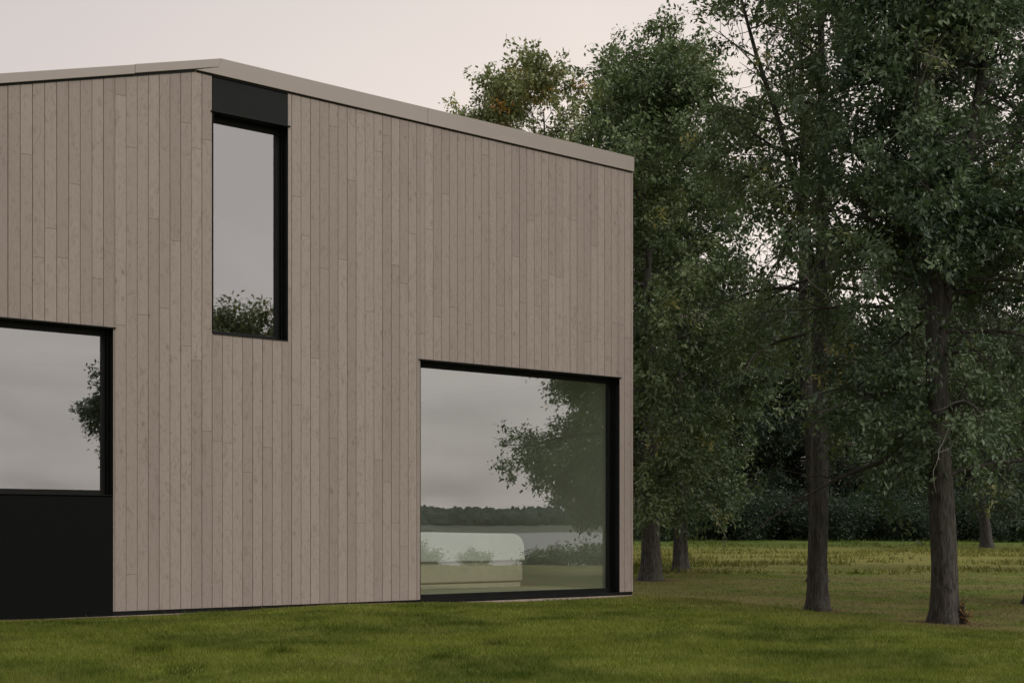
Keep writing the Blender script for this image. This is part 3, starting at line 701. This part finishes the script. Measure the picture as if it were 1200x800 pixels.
# undergrowth bushes along the far edge
def bush(name, loc, h, r, seed, mat, n=9000, leaf=.12):
    rs = np.random.RandomState(seed); root = empty(name, loc)
    m = 26; az = rs.rand(m)*6.28; el = rs.uniform(.15, 1.5, m); L_ = rs.uniform(.6, 1.05, m)
    d = np.stack([np.cos(az)*np.cos(el)*r, np.sin(az)*np.cos(el)*r, np.sin(el)*h], 1)*L_[:, None]
    P = np.stack([np.zeros((m, 3))+[0, 0, -.05], d*.5+rs.randn(m, 3)*.08*r+[0, 0, .12*h], d], 1)
    v, f = tubes(P, np.tile([[.02, .012, .004]], (m, 1)), 5); np_mesh('stems', v, f, M['bark'], root, True)
    i = rs.randint(0, m, n); u = rs.uniform(.25, 1.08, n)[:, None]
    b = P[i, 0]*(1-u)**2+2*P[i, 1]*u*(1-u)+P[i, 2]*u*u+rs.randn(n, 3)*np.array([r, r, h])*.13; b[:, 2] = np.abs(b[:, 2])+.02
    ax = unit(rs.randn(n, 3)+[0, 0, .2]); lat = unit(np.cross(ax, rs.randn(n, 3))); s = (leaf*rs.uniform(.5, 1.2, n))[:, None]
    V = np.stack([b, b+ax*s*.5+lat*s*.25, b+ax*s, b+ax*s*.5-lat*s*.25], 1).reshape(-1, 3)
    np_mesh('foliage', V, np.arange(n*4).reshape(-1, 4), mat, root, False, {'tint': np.clip(rs.rand(m)[i]*.6+rs.rand(n)*.3, 0, .95)})
    return root
b0 = bush('bush', gpos(880, 88), 3.2, 3.0, 91, M['leaf_d'], 14000, .22)
tag(b0, 'low dark bush at the woodland edge, left of the slim front trunk', 'bush', 'bushes along the woodland edge')
for k, (px, Y, sc, lb_) in enumerate([(775, 86, .9, 'behind the trunk at the house corner'), (830, 90, .95, 'beside the thin trunk'), (925, 90, 1.0, 'touching the left side of the slim front trunk'),
    (985, 87, .9, 'touching the right side of the slim front trunk'), (1030, 90, 1.1, 'midway between the two front trunks'), (1075, 86, .8, 'left of the thick front trunk'),
    (1140, 88, 1.0, 'right of the thick front trunk'), (1190, 84, 1.0, 'at the far right of the lawn'), (1250, 88, 1.1, 'past the right border')]):
    copy_tree(b0, gpos(px, Y), k*2.1, sc, 'low dark bush at the woodland edge, '+lb_)
x, y, z = ground_hit(1128, 731)
sk = bush('seedling', (x, y, z), .42, .16, 97, M['leaf_o'], 140, .06)
tag(sk, 'small reddish seedling beside the foot of the thick trunk', 'seedling')
# shore shrubs that show in the reflection
b1 = None
for k, (px, Y, h, lb_) in enumerate([(500, 58, 1.5, 'at the left edge of its reflection'), (520, 60, .95, 'low and narrow'), (563, 57, 1.25, 'rounded, mirrored on the bed front'), (598, 60, .6, 'lowest of the row'),
     (650, 58, 1.45, 'rounded, right of the bed'), (668, 60, .8, 'small, beside the rounded one'), (705, 56, 1.6, 'broad, near the window jamb'), (728, 57, 1.9, 'tallest, by the window jamb'), (540, 61, .6, 'low, between two higher ones'), (625, 61, .5, 'very low')]):
    mx = mirrored(px, Y); loc = (mx[0], mx[1], float(gz(*mx)))
    lab = 'lakeside shrub mirrored in the large window, '+lb_
    if b1 is None:
        b1 = bush('shrub', loc, 1.0, .9, 95, M['leaf_b'], 5000, .11); tag(b1, lab, 'shrub', 'shrubs on the lake shore'); b1.scale = (h*.7,)*3
    else: copy_tree(b1, loc, k*1.3, (h*1.25, h*.8, h*.62*(.8+.05*(k%5))), lab)

# ------------------------------------------------------------------ grass
HOLLOWS = [(ground_hit(px, py)[0], ground_hit(px, py)[1], q) for px, py, q in ((218, 789, .15), (523, 771, .12), (583, 759, .12), (180, 763, .16), (330, 765, .1))]
def blades(n, Ya, Yb, hgt, wid, seed, test, xr=.43, p=1.0):
    rs = np.random.RandomState(seed)
    Y = Ya*(Yb/Ya)**rs.rand(n) if p == 1 else Ya+(Yb-Ya)*rs.rand(n)
    X = (rs.rand(n)*2-1)*(xr*Y+1.0)
    loc = np.stack([X, Y], 1)-P0; s = loc @ D2; dd = -(loc @ N2)
    k = ~((s < .02) & (dd > -.17-.22*np.clip(noise2(X*4, Y*4, 12)+.3, 0, 1))) & test(X, Y); X, Y = X[k], Y[k]; n = len(X)
    Z = gz(X, Y); a = rs.rand(n)*6.283; sc = np.clip(Y/12, .8, 3)
    cl = .75+.9*np.clip(noise2(X*1.3, Y*1.3, 3)+.5, 0, 1)*.6+.5*np.clip(noise2(X*5, Y*5, 4), 0, 1)
    h = hgt*rs.uniform(.5, 1.3, n)*cl; w_ = wid*sc*rs.uniform(.7, 1.3, n)
    tuft = np.zeros(n)
    for hx, hy, hr in HOLLOWS: tuft = np.maximum(tuft, np.exp(-(((X-hx)/hr)**2+((Y-hy)/(hr*1.3))**2)))
    h = h*(1+1.1*tuft)*np.where(rs.rand(n) < .015, 1.8, 1)
    lx, ly = rs.randn(n)*.55*h, rs.randn(n)*.55*h
    b = np.stack([X, Y, Z-.004], 1); sd = np.stack([np.cos(a)*w_/2, np.sin(a)*w_/2, 0*a], 1)
    V = np.stack([b-sd, b+sd, b+np.stack([lx, ly, h], 1)], 1).reshape(-1, 3)
    return V, np.clip(rs.rand(n)*.75+.25*(noise2(X*2.2, Y*2.2, 9)+.5)-.75*tuft, 0, 1)
tt = lambda X, Y: (X-1.86)*.922+(Y-20.9)*.386
V1, c1 = blades(700000, 8.2, 25, .036, .0055, 1, lambda X, Y: tt(X, Y) < 1.2)
V2, c2 = blades(130000, 13, 45, .035, .006, 2, lambda X, Y: (tt(X, Y) > .8))
V3, c3 = blades(70000, 40, 88, .17, .016, 3, lambda X, Y: (tt(X, Y) > 5) & (noise2(X*.35, Y*.35, 6)+noise2(X*1.5, Y*1.5, 8)*.7 > .05), p=0)
VV = np.concatenate([V1, V2, V3]); cc = np.concatenate([c1, c2, c3])
o = np_mesh('grass', VV, np.arange(len(VV)).reshape(-1, 3), M['blades'], None, False, {'tint': cc})
tag(o, 'short mown green grass covering the lawn', 'grass', kind='stuff')

# ------------------------------------------------------------------ sky, sun, camera
world = bpy.data.worlds.new('World'); scene.world = world; world.use_nodes = True
nt = world.node_tree; nt.nodes.clear()
SUN_EL, SUN_AZ = R(42), math.atan2(.82, -.57)       # azimuth measured from +Y towards +X
sky = N(nt, 'ShaderNodeTexSky', sky_type='NISHITA', sun_disc=False, sun_elevation=SUN_EL, sun_rotation=SUN_AZ)
tc = N(nt, 'ShaderNodeTexCoord').outputs['Generated']
sp = N(nt, 'ShaderNodeSeparateXYZ'); L(nt, tc, sp.inputs[0])
elev = sp.outputs[2]
lay = ramp(nt, elev, [(0, (7.6, 6.8, 6.2)), (.12, (8.7, 7.75, 6.95)), (.3, (8.1, 7.15, 6.45)), (.42, (7.0, 6.3, 5.9)), (.65, (9.6, 8.9, 8.5)), (1, (12.5, 11.8, 11.4))])
# stretched cloud bands
den = math_(nt, 'ADD', math_(nt, 'ABSOLUTE', elev), .12)
cx_ = math_(nt, 'DIVIDE', sp.outputs[0], den); cy_ = math_(nt, 'DIVIDE', sp.outputs[1], den)
cb = N(nt, 'ShaderNodeCombineXYZ'); L(nt, cx_, cb.inputs[0]); L(nt, cy_, cb.inputs[1])
cn = noise(nt, mapping(nt, cb.outputs[0], (.55, .8, 1), (3.1, 1.7, 0)), 1.0, 5, .5, .4)
band = ramp(nt, cn, [(.32, g(.70)), (.5, g(.95)), (.68, g(1.12))])
# direct view (towards +Y) is smooth and bright, darker bands opposite
smoothf = ramp(nt, sp.outputs[1], [(.0, g(1)), (.55, g(.12))])
cl = mixc(nt, smoothf, (1, 1, 1), band)
c = mixc(nt, 1.0, lay, cl, 'MULTIPLY')
lr = ramp(nt, math_(nt, 'MULTIPLY_ADD', sp.outputs[0], 1.0, .5), [(.1, (.74, .755, .80)), (.55, (1.0, 1.0, 1.0)), (1, (.93, .93, .95))])
c = mixc(nt, 1.0, c, lr, 'MULTIPLY')
c = mixc(nt, .06, c, sky.outputs[0])
bg = N(nt, 'ShaderNodeBackground'); bg.inputs['Strength'].default_value = .118; L(nt, c, bg.inputs[0])
wo = N(nt, 'ShaderNodeOutputWorld'); L(nt, bg.outputs[0], wo.inputs[0])
sd = bpy.data.lights.new('sun', 'SUN'); sd.energy = 1.5; sd.angle = R(18); sd.color = (1, .95, .89)
so = bpy.data.objects.new('sun', sd); col.objects.link(so)
dirv = Vector((math.sin(SUN_AZ)*math.cos(SUN_EL), math.cos(SUN_AZ)*math.cos(SUN_EL), math.sin(SUN_EL)))
so.rotation_euler = dirv.to_track_quat('Z', 'Y').to_euler(); so.location = (10, -10, 30)

cam = bpy.data.cameras.new('camera'); co = bpy.data.objects.new('camera', cam); col.objects.link(co)
co.location = (0, 0, CZ); co.rotation_euler = (R(90), 0, 0)
cam.sensor_width = 36; cam.lens = 36*F/1200; cam.shift_y = (HY-400)/1200; cam.clip_end = 5000; cam.clip_start = .1
scene.camera = co
vs = scene.view_settings; vs.view_transform = 'Standard'; vs.look = 'None'; vs.gamma = 1; vs.use_curve_mapping = False; vs.exposure = 0
scene.cycles.max_bounces = 6; scene.cycles.diffuse_bounces = 4; scene.cycles.glossy_bounces = 3; scene.cycles.transparent_max_bounces = 12
scene.cycles.use_denoising = True
